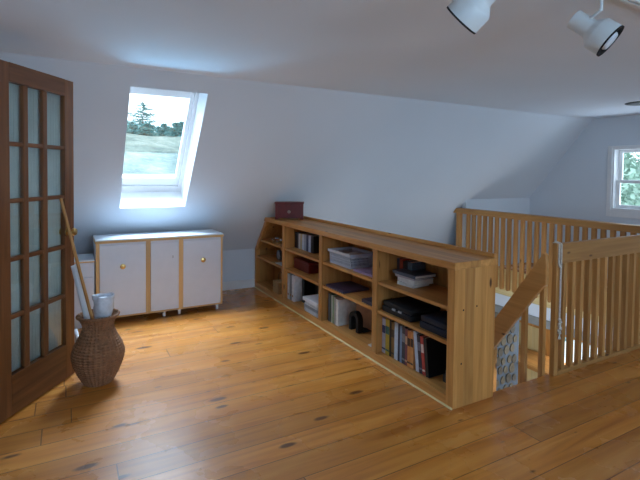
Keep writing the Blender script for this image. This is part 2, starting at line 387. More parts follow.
# ------------------------------------------------------------------ glazed door, door_1
d1 = thing('door_1', 'open brown wooden glazed door with fifteen small panes', 'door', (DH[0], DH[1], .008), math.pi/2-DTH, kind='structure')
T = .036; DHT = 2.022
xs = [.105, .214, .254, .379, .419, .582]; zs = [.232, .553, .581, .887, .915, 1.224, 1.250, 1.551, 1.577, 1.913]
MB().box(0, xs[0], 0, T, 0, DHT, bev=.003).build('hinge_stile', wood('door', 'z'), d1)
MB().box(xs[5], DW, 0, T, 0, DHT, bev=.003).build('lock_stile', wood('door', 'z'), d1)
MB().box(xs[0], xs[5], 0, T, 0, zs[0]).build('bottom_rail', wood('door', 'x'), d1)
MB().box(xs[0], xs[5], 0, T, zs[9], DHT).build('top_rail', wood('door', 'x'), d1)
for i in (1, 3): MB().box(xs[i], xs[i+1], .002, T-.002, zs[0], zs[9], bev=.006).build('muntin', wood('door', 'z'), d1)
for j in (1, 3, 5, 7):
    for (x0, x1) in ((xs[0], xs[1]), (xs[2], xs[3]), (xs[4], xs[5])):
        MB().box(x0, x1, .004, T-.004, zs[j], zs[j+1], bev=.005).build('muntin', wood('door', 'x'), d1)
for j in (0, 2, 4, 6, 8):
    for (x0, x1) in ((xs[0], xs[1]), (xs[2], xs[3]), (xs[4], xs[5])):
        MB().box(x0, x1, .014, .018, zs[j], zs[j+1]).build('pane', M_dglass, d1)
M_curt = plain('sheer_curtain', (.68, .70, .67), .9, .05)
cu = MB(); nx = 140
pts = []
for z in (zs[0]-.03, 1.0, zs[9]+.03):
    for i in range(nx+1):
        x = .09+(.51)*i/nx
        pts.append((x, T+.016+.009*math.sin(i*2*math.pi/6.3)+.004*math.sin(i*.9+1), z))
cu.poly(pts, [(j*(nx+1)+i, j*(nx+1)+i+1, (j+1)*(nx+1)+i+1, (j+1)*(nx+1)+i) for j in range(2) for i in range(nx)])
co = cu.build('curtain', M_curt, d1, smooth=True); so = co.modifiers.new('s', 'SOLIDIFY'); so.thickness = .002; co['label'] = 'pale pleated sheer curtain'
for zr in (zs[0]-.03, zs[9]+.03): MB().tube((.085, T+.016, zr), (.605, T+.016, zr), .005).build('curtain_rod', M_brass, d1)
kn = MB()
for sg, y0 in ((-1, 0), (1, T)):
    Mx = Matrix.Translation((.602, y0, 1.0)) @ Matrix.Rotation(math.pi/2*(1 if sg < 0 else -1), 4, 'X')
    kn.lathe([(.0, .0), (.026, .0), (.026, .006), (.010, .010), (.009, .03), (.022, .036), (.027, .048), (.022, .06), (.0, .064)], 20, Mx)
kn.build('door_knob', M_brass, d1, smooth=True)['label'] = 'brass door knob'
hg = MB()
for z in (.2, 1.0, 1.8): hg.tube((-.006, T, z-.04), (-.006, T, z+.04), .007)
hg.build('hinge', M_brass, d1)

# ------------------------------------------------------------------ bookcase
bc = thing('bookcase', 'long low knotty pine open bookcase standing as a divider along the stairwell', 'bookcase')
XF = BX; XB = BX+BD
ENDY = slope_y(KZ)-.006
ZT = BH-.045
Zs = {'u': .613, 'l': .395, 'b': .065}
DIV = (2.80, 3.645, 4.47)
# top slab, cut by the slope at the far end
MB().prism([(B0-.008, ZT), (slope_y(ZT)-.008, ZT), (slope_y(BH)-.008, BH), (B0-.008, BH)], XF-.012, XB, lambda a, b, d: (d, a, b)).build('top', wood('pine', 'y', ('x', .09)), bc, bevel=.004)
MB().prism([(B0-.006, BH), (slope_y(BH)-.010, BH), (slope_y(BH+.028)-.010, BH+.028), (B0-.006, BH+.028)], XB-.022, XB-.002, lambda a, b, d: (d, a, b)).build('back_lip', wood('pine', 'y'), bc, bevel=.003)
MB().box(XF+.022, XB, B0, B0+.024, 0, ZT).build('end_panel', wood('pine', 'z', ('x', .085)), bc, bevel=.002)
MB().box(XF, XF+.022, B0, B0+.06, 0, ZT).build('corner_stile', wood('pine', 'z'), bc, bevel=.003)
for (xx, zz) in ((2.115, .60), (2.23, .61), (2.105, .27)): MB().tube((xx, B0-.0012, zz), (xx, B0+.002, zz), .006, n=10).build('knot_hole', plain('dark_knot', (.03, .018, .01), .7), bc)
for dy in DIV:
    st = MB().box(XF, XF+.022, dy-.028, dy+.028, Zs['b'], ZT).build('divider_stile', wood('pine', 'z'), bc, bevel=.003)
    MB().box(XF+.022, XB-.012, dy-.016, dy+.016, Zs['b'], ZT).build('divider', wood('oldpine', 'z', ('x', .09)), bc)
# bays: shelves
edges = [B0+.024] + [v for d in DIV for v in (d-.016, d+.016)]
bays = [(edges[0], edges[1]), (edges[2], edges[3]), (edges[4], edges[5])]
for y0, y1 in bays:
    for kx in ('u', 'l'):
        MB().box(XF+.012, XB-.012, y0, y1, Zs[kx]-.024, Zs[kx], bev=.002).build('shelf', wood('pine', 'y', ('x', .11)), bc)
for kx in ('u', 'l'):
    z = Zs[kx]; ye = min(slope_y(z), Y1)-.03
    MB().box(XF+.012, XB-.012, DIV[2]+.016, ye, z-.024, z, bev=.002).build('shelf', wood('pine', 'y', ('x', .11)), bc)
MB().box(XF+.018, XB-.012, B0+.024, ENDY-.022, Zs['b']-.022, Zs['b']).build('bottom_shelf', wood('pine', 'y', ('x', .11)), bc)
MB().box(XF, XF+.018, B0+.06, ENDY-.022, 0, Zs['b']-.002).build('base_rail', wood('pine', 'y'), bc, bevel=.003)
MB().prism([(XF, 0), (XF-.008, 0), (XF-.007, .005), (XF-.003, .008), (XF, .009)], B0, ENDY-.03, lambda a, b, d: (a, d, b)).build('floor_trim', wood('pale', 'y'), bc)
# sloped far end: panel following the roof slope and stile
MB().prism([(ENDY, 0), (ENDY, KZ), (slope_y(ZT)-.008, ZT), (slope_y(ZT)-.034, ZT), (ENDY-.022, KZ-.014), (ENDY-.022, 0)], XF+.022, XB-.012, lambda a, b, d: (d, a, b)).build('sloped_end_panel', wood('oldpine', 'z', ('x', .1)), bc)
MB().prism([(ENDY, 0), (ENDY, KZ), (slope_y(ZT)-.008, ZT), (slope_y(ZT)-.068, ZT), (ENDY-.05, KZ-.014), (ENDY-.05, 0)], XF, XF+.022, lambda a, b, d: (d, a, b)).build('sloped_end_stile', wood('pine', 'z'), bc, bevel=.003)
MB().prism([(B0+.024, 0), (ENDY, 0), (ENDY, KZ), (slope_y(ZT)-.008, ZT), (B0+.024, ZT)], XB-.012, XB, lambda a, b, d: (d, a, b)).build('back_panel', wood('oldpine', 'z', ('y', .1)), bc)

# ------------------------------------------------------------------ things on and in the bookcase
_cm = {}
def colm(c, rough=.45):
    key = (c, rough)
    if key not in _cm: _cm[key] = plain('cover_%d_%d_%d' % c, srgb(*c), rough, .12, scale=30)
    return _cm[key]
def book(label, th, dep, h, c, loc, rz=0, tilt=0, flat=False, band=None, group=None):
    """standing book: spine faces -x, thickness along y; flat: lies on its side"""
    o = thing('book', label, 'book', loc, rz, group)
    t = .0025 if th > .012 else th*.2
    mb = MB(); pg = MB()
    if not flat:
        mb.box(0, dep, -th/2, -th/2+t, 0, h).box(0, dep, th/2-t, th/2, 0, h).box(0, t, -th/2+t, th/2-t, 0, h)
        if band:
            mb.mat(1); mb.box(-.0006, .0004, -th/2+.001, th/2-.001, h*.58, h*.80); mb.box(-.0006, .0004, -th/2+.001, th/2-.001, h*.10, h*.15)
        pg.box(t, dep-.004, -th/2+t, th/2-t, .004, h-.004)
        o.rotation_euler = (tilt, 0, rz)
    else:
        mb.box(0, dep, 0, h, 0, t).box(0, dep, 0, h, th-t, th).box(0, t, 0, h, t, th-t)
        if band: mb.mat(1); mb.box(.02, dep-.02, .03, h*.5, th, th+.0005)
        pg.box(t, dep-.004, .004, h-.004, t, th-t)
    mb.build('cover', [colm(c), colm(band or c)], o); pg.build('pages', M_pages, o)
    return o
# bay nearest the end, bottom: a row of books
y = 2.780
row = [(.040, .262, (196, 198, 212), (70, 80, 120), 'white book, first at the divider end of the lowest right-hand shelf'),
 (.046, .268, (196, 176, 70), (70, 120, 110), 'yellow and green spined book beside the white one on the bottom shelf'),
 (.022, .272, (24, 24, 26), None, 'thin black book next to the yellow and green one'),
 (.034, .262, (122, 92, 48), (60, 50, 40), 'olive brown book between black and pale blue ones'),
 (.038, .272, (182, 196, 208), None, 'thick pale blue book left of a thin navy one'),
 (.020, .270, (26, 30, 50), None, 'thin navy book between pale and light blue spines'),
 (.022, .266, (120, 144, 172), None, 'thin light blue book next to the navy one'),
 (.032, .272, (54, 54, 62), (120, 120, 126), 'dark grey book with light band in the bottom book row'),
 (.024, .262, (112, 60, 72), (190, 150, 120), 'plum coloured book just left of the orange ones'),
 (.030, .256, (198, 124, 62), (60, 40, 30), 'orange book beside the plum book, bottom right-hand shelf'),
 (.030, .262, (204, 142, 84), (60, 40, 30), 'tan orange book just left of the leaning white one')]
for th, h, c, bnd, lab in row:
    book(lab, th, .20, h, c, (2.105, y-th/2, Zs['b']), 0, 0, False, bnd); y -= th+.002
tl = -.13; y -= .030
for th, h, c, bnd, lab in ((.030, .272, (186, 198, 214), None, 'white and pale blue book leaning right of the orange ones'),
 (.030, .262, (40, 44, 60), (110, 110, 130), 'dark blue book leaning against the white and pale blue one'),
 (.028, .258, (182, 62, 52), (220, 200, 190), 'red book leaning towards the bookcase end'),
 (.028, .258, (22, 22, 26), None, 'black book leaning on the red one')):
    book(lab, th, .20, h, c, (2.105, y-th/2, Zs['b']+.003), 0, tl, False, bnd); y -= th+.004
book('low dark book lying flat at the end of the bottom book row', .05, .17, .13, (44, 48, 52), (2.16, 2.06, Zs['b']), 0, 0, True)
book('grey paperback lying on the low dark book near the bookcase end', .03, .14, .11, (92, 100, 108), (2.17, 2.065, Zs['b']+.05), 0, 0, True)
book('black book leaning against the inside of the bookcase end', .02, .16, .16, (14, 14, 16), (2.075, 2.062, Zs['b']+.002), 0, .16)
# black cases on the lower shelf
def case(label, mat, x0, y0, sx, sy, h, rz, latches):
    o = thing('equipment_case', label, 'case', (x0, y0, Zs['l']), rz)
    MB().box(0, sx, 0, sy, 0, h*.55, bev=.010).build('body', mat, o, smooth=True)
    MB().box(.004, sx-.004, .004, sy-.004, h*.56, h, bev=.012).build('lid', mat, o, smooth=True)
    for yy in latches: MB().box(-.003, .004, yy, yy+.035, h*.45, h*.62).build('latch', colm((150, 154, 160)), o)
case('black flat case on the lower shelf beside the divider', M_black, 2.075, 2.42, .29, .33, .082, 0, (.10, .17))
case('smaller navy case at the right end of the lower shelf', M_navy, 2.072, 2.03, .24, .30, .088, 0, ())
# stack lying on upper shelf
z = Zs['u']
st = [(.024, .17, .16, (198, 196, 190), 'white book at the bottom of the stack on the top right-hand shelf', 2.15, 2.485, .10),
 (.036, .18, .19, (210, 208, 204), 'thick white book in the middle of the flat stack', 2.14, 2.465, -.03),
 (.016, .18, .20, (168, 158, 160), 'thin grey book above the thick white one', 2.14, 2.46, .08),
 (.022, .20, .25, (66, 74, 92), 'dark blue-grey book on top of the flat stack', 2.125, 2.44, .0)]
for th, d, h, c, lab, x, yy, rz in st:
    book(lab, th, d, h, c, (x, yy, z), rz, 0, True, (40, 48, 60) if c[0] < 100 else None); z += th
y = 2.776
for th, h, c, lab in ((.030, .16, (62, 62, 70), 'dark grey book standing at the back beside the divider, top right-hand shelf'), (.036, .165, (164, 66, 44), 'rust red book standing behind the flat stack'), (.022, .15, (48, 34, 32), 'dark brown book next to the rust red one'),
                  (.030, .16, (26, 28, 34), 'black book behind the flat stack, right of the brown one'), (.05, .155, (78, 96, 108), 'blue-grey book behind the flat stack, last of the standing ones')):
    book(lab, th, .13, h, c, (2.235, y-th/2, Zs['u'])); y -= th+.002
# middle bay: plastic basket with contents
pb = thing('plastic_basket', 'pale grey slatted plastic basket on the top shelf of the middle bay', 'basket', (2.09, 3.215, Zs['u']))
M_grey = plain('grey_plastic', (.52, .55, .62), .4, .03)
bw, bl, bh_ = .25, .36, .125
q = MB().box(.012, bw-.012, .012, bl-.012, 0, .006); q.build('base', M_grey, pb)
q = MB()
def rim(z0, z1, o0):
    q.box(-o0, bw+o0, -o0, .006, z0, z1).box(-o0, bw+o0, bl-.006, bl+o0, z0, z1).box(-o0, .006, .006, bl-.006, z0, z1).box(bw-.006, bw+o0, .006, bl-.006, z0, z1)
rim(bh_-.022, bh_, .008); q.build('rim', M_grey, pb)
q = MB(); q.box(.010, bw-.010, .008, .012, .0, .022).box(.010, bw-.010, bl-.012, bl-.008, 0, .022).box(.008, .012, .012, bl-.012, 0, .022).box(bw-.012, bw-.008, .012, bl-.012, 0, .022)
n_ = 26
for i in range(n_):
    t = i/(n_-1); yy = .012+(bl-.024)*t
    for xa, xb in ((.010, .002), (bw-.010, bw-.002)): q.tube((xa, yy, .015), (xb, yy, bh_-.018), .0032, n=5)
for i in range(18):
    t = i/17; xx = .012+(bw-.024)*t
    for ya, yb in ((.010, .002), (bl-.010, bl-.002)): q.tube((xx, ya, .015), (xx, yb, bh_-.018), .0032, n=5)
for zz in (.045, .065): q.box(.004, .008, .01, bl-.01, zz, zz+.005).box(bw-.008, bw-.004, .01, bl-.01, zz, zz+.005).box(.01, bw-.01, .004, .008, zz, zz+.005).box(.01, bw-.01, bl-.008, bl-.004, zz, zz+.005)
q.build('slats', M_grey, pb)
o = thing('notebook', 'grey-blue notebook lying in the plastic basket', 'notebook', (2.115, 3.25, Zs['u']+.007)); MB().box(0, .19, 0, .29, 0, .070, bev=.006).build('cover', colm((74, 80, 98)), o); MB().box(.03, .188, .008, .20, .070, .090).build('pages', M_paper, o)
def sheaf(name, label, cat, c, x0, y0, sx, sy, h, zz, rz=0, group=None):
    o = thing(name, label, cat, (x0, y0, zz), rz, group); mb = MB()
    nl = max(2, int(h/.004)); hh = h/nl
    for i in range(nl):
        dx = random.uniform(-.006, .006); dy = random.uniform(-.006, .006)
        mb.box(dx, sx+dx, dy, sy+dy, i*hh, (i+1)*hh-.0004)
    mb.build('sheets', colm(c), o); return o
sheaf('paper_stack', 'lilac papers lying right of the plastic basket on the shelf', 'papers', (176, 150, 186), 2.09, 2.87, .24, .30, .014, Zs['u'])
sheaf('magazine_stack', 'dark purple magazines lying flat on the lower shelf of the middle bay', 'magazines', (66, 58, 84), 2.07, 3.28, .27, .30, .018, Zs['l'])
book('dark blue book lying at the right front of the middle bay lower shelf', .026, .16, .16, (46, 52, 74), (2.07, 2.85, Zs['l']), 0, 0, True)
y = 3.60
for th, h, c, lab in ((.030, .255, (96, 104, 118), 'blue-grey thin book, far one on the bottom shelf of the middle bay'), (.020, .258, (52, 80, 62), 'dark green thin book on the bottom shelf of the middle bay'), (.020, .25, (182, 186, 180), 'white thin book between two green spines'),
                  (.020, .25, (110, 136, 100), 'light green thin book left of a grey one, middle bay'), (.030, .245, (150, 146, 140), 'grey book beside the light green one, middle bay'), (.040, .235, (206, 204, 198), 'thick white book next to the tan one behind the arch bookend')):
    book(lab, th, .2, h, c, (2.105, y-th/2, Zs['b']), 0, 0); y -= th+.003
book('tan book leaning at the back behind the black arch bookend', .03, .20, .235, (176, 134, 104), (2.27, y-.05, Zs['b']), -1.15, 0)
be = thing('bookend', 'black arch-shaped bookend on the bottom shelf of the middle bay', 'bookend', (2.16, 3.26, Zs['b']))
q = MB(); R0, R1, nb = .036, .072, 16
prof = [(-R1, 0), (-R1, .08)] + [(-R1*math.cos(math.pi*i/nb), .10+R1*math.sin(math.pi*i/nb)*.95) for i in range(nb+1)] + [(R1, .08), (R1, 0), (R0, 0), (R0, .08)] + [(R0*math.cos(math.pi*i/nb), .10+R0*math.sin(math.pi*i/nb)) for i in range(nb+1)] + [(-R0, .08), (-R0, 0)]
npf = len(prof)
# arch as a strip of quads between outer and inner outlines
outer = [(-R1, 0), (-R1, .06)] + [(-R1*math.cos(math.pi*i/nb), .10+R1*math.sin(math.pi*i/nb)*.95) for i in range(nb+1)] + [(R1, .06), (R1, 0)]
inner = [(-R0, 0), (-R0, .06)] + [(-R0*math.cos(math.pi*i/nb), .10+R0*math.sin(math.pi*i/nb)*.95) for i in range(nb+1)] + [(R0, .06), (R0, 0)]
n = len(outer); P = [(d, a, b) for d in (0, .05) for pr in (outer, inner) for a, b in pr]; F_ = []
for i in range(n-1):
    F_ += [(i, i+1, n+i+1, n+i), (2*n+i, 3*n+i, 3*n+i+1, 2*n+i+1), (i, 2*n+i, 2*n+i+1, i+1), (n+i, n+i+1, 3*n+i+1, 3*n+i)]
F_ += [(0, n, 3*n, 2*n), (n-1, 3*n-1, 4*n-1, 2*n-1)]
q.poly(P, F_); q.build('arch', M_black, be); MB().box(.052, .14, -.08, .08, 0, .003).build('base_plate', M_black, be)
sheaf('paper_slip', 'small white paper on the bottom shelf of the middle bay', 'paper', (220, 222, 226), 2.09, 2.86, .07, .08, .004, Zs['b'])
# second bay from the far end
y = 4.445
for i, (th, h, c, lab) in enumerate(((.045, .165, (24, 24, 30), 'black book at the left of the small book row, top far shelf'), (.035, .165, (56, 62, 72), 'dark slate book second in the small book row on the top far shelf'), (.045, .160, (196, 196, 192), 'white book third in the small row, left of the yellow one'), (.030, .165, (186, 168, 112), 'yellowish book in the small row on the top far shelf'),
    (.05, .165, (190, 196, 204), 'pale grey-white book right of the yellowish one'), (.045, .17, (150, 158, 168), 'mid grey book in the small row on the top far shelf'), (.045, .168, (46, 58, 90), 'navy book in the small row on the top far shelf'), (.05, .17, (186, 196, 214), 'pale blue book beside the last black one, top far shelf'), (.06, .172, (22, 24, 30), 'black book at the right end of the small book row'))):
    book(lab, th, .14, h, c, (2.17, y-th/2, Zs['u'])); y -= th+.003
o = thing('wooden_chest', 'dark burgundy box on the middle shelf under the small book row', 'box', (2.15, 4.08, Zs['l'])); MB().box(0, .18, 0, .34, 0, .085, bev=.004).build('body', M_mahog, o); MB().box(-.004, .184, -.004, .344, .086, .112, bev=.006).build('lid', M_mahog, o)
y = 4.445
for th, h, c, lab in ((.05, .272, (196, 202, 206), 'white binder at the far end of the bottom shelf with the white paper stack'), (.05, .27, (120, 124, 130), 'grey binder between white binders'), (.055, .278, (206, 210, 216), 'white binder left of the black album')):
    o = thing('ring_binder', lab, 'binder', (2.085, y-th/2, Zs['b']))
    MB().box(0, .25, -th/2, th/2, 0, h, bev=.003).build('cover', colm(c), o); MB().tube((-.001, 0, h*.2), (.002, 0, h*.2), .012).build('finger_ring', M_chrome, o); y -= th+.004
book('large black album standing at the back behind the white papers', .05, .20, .29, (16, 16, 18), (2.165, y-.05, Zs['b']))
book('black folder standing beside the large black album', .12, .10, .285, (12, 12, 14), (2.275, y-.17, Zs['b']))
z = Zs['b']
for h, sx, sy, c, lab in ((.040, .23, .27, (196, 200, 206), 'white paper pile at the bottom of the stack on the far bottom shelf'), (.028, .22, .28, (150, 156, 164), 'grey papers second from the bottom of the white stack'), (.034, .22, .26, (206, 210, 214), 'white papers just under the white box lid')):
    sheaf('paper_stack', lab, 'papers', c, 2.055, 3.71, sx, sy, h, z); z += h
o = thing('box_lid', 'shallow white box on top of the paper stack, far bottom shelf', 'box', (2.045, 3.705, z)); MB().box(0, .24, 0, .30, 0, .034, bev=.003).build('lid', M_paper, o)
# far bay under the slope
for (x, yy, r, lab) in ((2.13, 4.88, .05, 'small silvery bowl left on the top shelf of the sloped bay'), (2.12, 4.73, .045, 'small silvery bowl right on the top shelf of the sloped bay')):
    o = thing('bowl', lab, 'bowl', (x, yy, Zs['u'])); MB().lathe([(.0, .0), (r*.5, 0), (r*.9, .022), (r, .042), (r*.93, .042), (r*.82, .02), (r*.4, .006), (0, .006)], 20).build('vessel', M_chrome, o, smooth=True)
o = thing('round_ornament', 'dark round object with pale face on the middle shelf of the sloped bay', 'ornament', (2.17, 4.86, Zs['l']))
Mr = Matrix.Translation((0, 0, .062)) @ Matrix.Rotation(-math.pi/2, 4, 'Y')
MB().lathe([(0, -.03), (.05, -.03), (.062, -.015), (.062, .01), (.052, .014), (.048, .008), (0, .008)], 28, Mr).build('case', colm((52, 54, 62)), o, smooth=True)
MB().lathe([(0, .009), (.046, .009), (.046, .011), (0, .011)], 28, Mr).build('face', colm((120, 124, 132)), o)
sheaf('paper_slip', 'white paper lying on the middle shelf of the sloped bay', 'paper', (214, 216, 220), 2.07, 4.53, .16, .20, .008, Zs['l'])
o = thing('wicker_hamper', 'small tan woven hamper on the bottom shelf of the sloped bay', 'basket', (2.12, 4.70, Zs['b']))
q = MB()
for j in range(12):
    oo = .003*(j % 2); q.box(-.06-oo, .06+oo, -.07-oo, .07+oo, j*.011, j*.011+.009)
q.build('body', colm((176, 140, 96), .8), o)
q = MB(); q.path([Vector((0, -.065*math.cos(math.pi*i/12), .13+.10*math.sin(math.pi*i/12))) for i in range(13)], .006); q.build('handle', colm((150, 112, 70), .8), o)
o = thing('picture_frame', 'small tan wooden frame leaning at the back of the sloped bay', 'picture frame', (2.29, 4.80, Zs['b']), 0)
q = MB().box(0, .015, 0, .18, 0, .02).box(0, .015, 0, .18, .20, .22).box(0, .015, 0, .02, .02, .20).box(0, .015, .16, .18, .02, .20); q.build('frame', wood('oldpine', 'z'), o); MB().box(.004, .010, .02, .16, .02, .20).build('picture', colm((188, 170, 140)), o)
# jewel box on top
KW, KD, KH = .312, .125, .195
jb = thing('keepsake_box', 'dark red wooden box with a drawer on top of the bookcase', 'box', (2.308, 4.527, BH+.001), 1.063)
q = MB()
for (xa, ya) in ((0, 0), (KD-.025, 0), (0, KW-.035), (KD-.025, KW-.035)): MB().box(xa, xa+.025, ya, ya+.035, 0, .016).build('foot', M_mahog, jb)
MB().box(0, KD, 0, KW, .016, KH-.018, bev=.003).build('body', M_mahog, jb)
MB().box(-.007, KD+.002, -.007, KW+.007, KH-.018, KH, bev=.003).build('lid', M_mahog, jb)
dr = MB().box(-.004, .004, .022, KW-.022, .032, KH-.032, bev=.002).build('drawer', M_mahog, jb)
MB().lathe([(0, 0), (.007, 0), (.007, .010), (.018, .016), (.016, .025), (0, .028)], 16, Matrix.Translation((-.004, KW/2, .088)) @ Matrix.Rotation(-math.pi/2, 4, 'Y')).build('knob', colm((150, 132, 122)), dr, smooth=True)

# ------------------------------------------------------------------ white cabinet under the skylight
C0, CA, CB, CHT, CZ0 = 4.581, .233, 1.409, .79, .058
cbt = thing('cabinet', 'white low cabinet with pine edging and brass knobs under the skylight', 'cabinet', (CA, C0, 0))
CW = CB-CA; CDP = .37
MB().box(.0, CW, .018, CDP, CZ0, CHT-.034).build('body', M_white, cbt)
MB().box(-.004, CW+.006, -.006, CDP+.012, CHT-.012, CHT, bev=.002).build('top', plain('blue_white_laminate', (.72, .78, .83), .3, .02), cbt)
MB().box(-.006, CW+.008, -.010, CDP+.012, CHT-.034, CHT-.012).build('top_edging', wood('edge', 'x'), cbt)
for x0, x1 in ((0, .030), (.430, .472), (.737, .776), (CW-.018, CW)): MB().box(x0, x1, 0, .018, CZ0, CHT-.034).build('edging', wood('edge', 'z'), cbt)
MB().box(.03, CW-.018, .001, .018, CZ0, CZ0+.014).build('edging', wood('edge', 'x'), cbt)
for x0, x1, kx in ((.032, .428, .225), (.778, CW-.020, .972)):
    dd = MB().box(x0, x1, -.003, .017, CZ0+.016, CHT-.052, bev=.002).build('door', M_white, cbt)
    MB().lathe([(0, 0), (.009, 0), (.009, .012), (.025, .019), (.022, .028), (0, .033)], 20, Matrix.Translation((kx, -.003, .535)) @ Matrix.Rotation(math.pi/2, 4, 'X')).build('knob', M_brass, dd, smooth=True)
pn = MB().box(.474, .735, -.001, .017, CZ0+.016, CHT-.052, bev=.002).build('center_panel', M_white, cbt)
MB().box(.676, .681, -.003, 0, .575, .60).build('catch', colm((120, 124, 132)), pn)
MB().box(.032, CW-.02, .002, .017, CHT-.050, CHT-.035).build('top_rail', M_white, cbt)
for x0 in (.08, .60, .745, CW-.05):
    for y0 in (.03, CDP-.04):
        cs = MB().box(x0-.012, x0+.012, y0-.012, y0+.012, .03, CZ0).build('caster', M_chrome if x0 < .7 else M_sash, cbt)
        MB().tube((x0-.010, y0, .0215), (x0+.010, y0, .0215), .021, n=18).build('wheel', M_sash, cs)
# drawer unit to the left
du = thing('drawer_unit', 'low white two-drawer unit behind the open door left of the cabinet', 'cabinet', (-.24, C0+.004, 0))
DWD = .462
MB().box(0, DWD, .014, .34, 0, .593).build('body', M_white, du); MB().box(-.004, DWD+.002, -.006, .35, .603, .615).build('top', plain('blue_white_laminate', (.72, .78, .83), .3, .02), du)
MB().box(-.004, DWD+.002, -.008, .35, .593, .603).build('top_edging', wood('edge', 'x'), du)
for z0, z1 in ((.035, .455), (.467, .588)):
    dq = MB().box(.012, DWD-.006, -.002, .014, z0, z1, bev=.002).build('drawer', M_white, du)
    MB().lathe([(0, 0), (.009, 0), (.009, .012), (.025, .019), (.022, .028), (0, .033)], 16, Matrix.Translation((.20, -.002, (z0+z1)/2)) @ Matrix.Rotation(math.pi/2, 4, 'X')).build('knob', M_brass, dq, smooth=True)

# ------------------------------------------------------------------ wicker basket with rolls and stick
BK = (.185, 3.375)
wb = thing('wicker_basket', 'brown woven vase-shaped floor basket holding paper rolls beside the door', 'basket', (BK[0], BK[1], 0))
M_wick = plain('brown_wicker', srgb(140, 98, 66), .7, .25, scale=40)
prof = [(.086, 0), (.098, .02), (.128, .075), (.152, .135), (.164, .19), (.162, .215), (.146, .262), (.119, .315), (.098, .36), (.093, .385), (.099, .41), (.114, .435), (.126, .452)]
def interp(z):
    for (r0, z0), (r1, z1) in zip(prof[:-1], prof[1:]):
        if z0 <= z <= z1: return r0+(r1-r0)*(z-z0)/(z1-z0)
    return prof[-1][0]
q = MB(); rows, segs = 76, 128; pts = []
for j in range(rows+1):
    z = .452*j/rows; r = interp(z)
    for i in range(segs):
        a = 2*math.pi*i/segs
        rr = r + .0026*math.cos(32*a) + (-.0034 if j % 3 == 0 else .0012)
        pts.append((rr*math.cos(a), rr*math.sin(a), z))
for j in range(rows, -1, -2):
    z = .452*j/rows+.0; r = interp(z)-.014
    for i in range(segs):
        a = 2*math.pi*i/segs; pts.append((r*math.cos(a), r*math.sin(a), max(z, .012)))
tot = len(pts)//segs
q.poly(pts, [(j*segs+i, j*segs+(i+1) % segs, (j+1)*segs+(i+1) % segs, (j+1)*segs+i) for j in range(tot-1) for i in range(segs)] + [tuple(range(segs-1, -1, -1)), tuple(range((tot-1)*segs, tot*segs))])
q.build('body', M_wick, wb)
q = MB()
for k_ in range(3):
    for i in range(48):
        a0 = 2*math.pi*i/48; a1 = 2*math.pi*(i+1)/48
        f_ = lambda a: Vector(((.124+.006*math.cos(a*12+k_*2.09))*math.cos(a), (.124+.006*math.cos(a*12+k_*2.09))*math.sin(a), .456+.006*math.sin(a*12+k_*2.09)))
        q.tube(f_(a0), f_(a1), .006, n=6, caps=False)
q.build('braided_rim', M_wick, wb)
def roll(name, label, p0, p1, r, mat, turns=3.2):
    o = thing(name, label, 'paper roll', p0); p0 = Vector((0, 0, 0)); p1 = Vector(p1)-Vector(o.location)
    qt = p1.to_track_quat('Z', 'Y'); ln = p1.length; nn = 90; P = []
    for z in (0, ln):
        for i in range(nn+1):
            a = 2*math.pi*turns*i/nn; rr = r*(.55+.45*i/nn); P.append(qt @ Vector((rr*math.cos(a), rr*math.sin(a), z)))
    mb = MB(); mb.poly(P, [(i, i+1, nn+2+i, nn+1+i) for i in range(nn)])
    ob = mb.build('sheet', mat, o, smooth=True); s_ = ob.modifiers.new('s', 'SOLIDIFY'); s_.thickness = .0015
    return o
roll('paper_roll', 'long narrow white paper roll standing in the wicker basket', (.217, 3.405, .022), (.050, 3.438, .79), .028, M_paper)
M_film = plain('crinkled_plastic', (.66, .70, .76), .22, .12, scale=35)
o = thing('paper_roll', 'short thick white roll in crinkled plastic wrap in the basket', 'paper roll', (.214, 3.338, .02)); q = MB(); P = []; nn, mm = 40, 26
ax = Vector((.002, .008, .575)); qt = ax.to_track_quat('Z', 'Y'); rnd = random.Random(3)
for j in range(mm+1):
    for i in range(nn):
        a = 2*math.pi*i/nn; r = (.040+.022*min(1, max(0, (j/mm-.66)/.18)))+.004*math.sin(3*a+j*.7)+rnd.uniform(-.0025, .0025)
        if j > mm-2: r += .006*math.sin(5*a)
        P.append(qt @ Vector((r*math.cos(a), r*math.sin(a), ax.length*j/mm+(.006*math.sin(2*a+1) if j == mm else 0))))
q.poly(P, [(j*nn+i, j*nn+(i+1) % nn, (j+1)*nn+(i+1) % nn, (j+1)*nn+i) for j in range(mm) for i in range(nn)]); ob = q.build('wrap', M_film, o, smooth=True); s_ = ob.modifiers.new('s', 'SOLIDIFY'); s_.thickness = .0015
MB().tube((0, 0, .002), ax*.965, .032, n=24).build('core_roll', M_paper, o, smooth=True)
sk = thing('wooden_stick', 'long thin wooden stick leaning from the basket against the door', 'stick', (.240, 3.35, .02))
MB().tube((0, 0, 0), (-.270, .068, 1.22), .0105, .0095, n=14).build('shaft', wood('rail', 'z'), sk, smooth=True)
roll('paper_roll', 'white paper roll behind the wicker basket, leaning on the door edge', (.108, 3.675, .022), (.050, 3.70, .275), .020, M_paper)

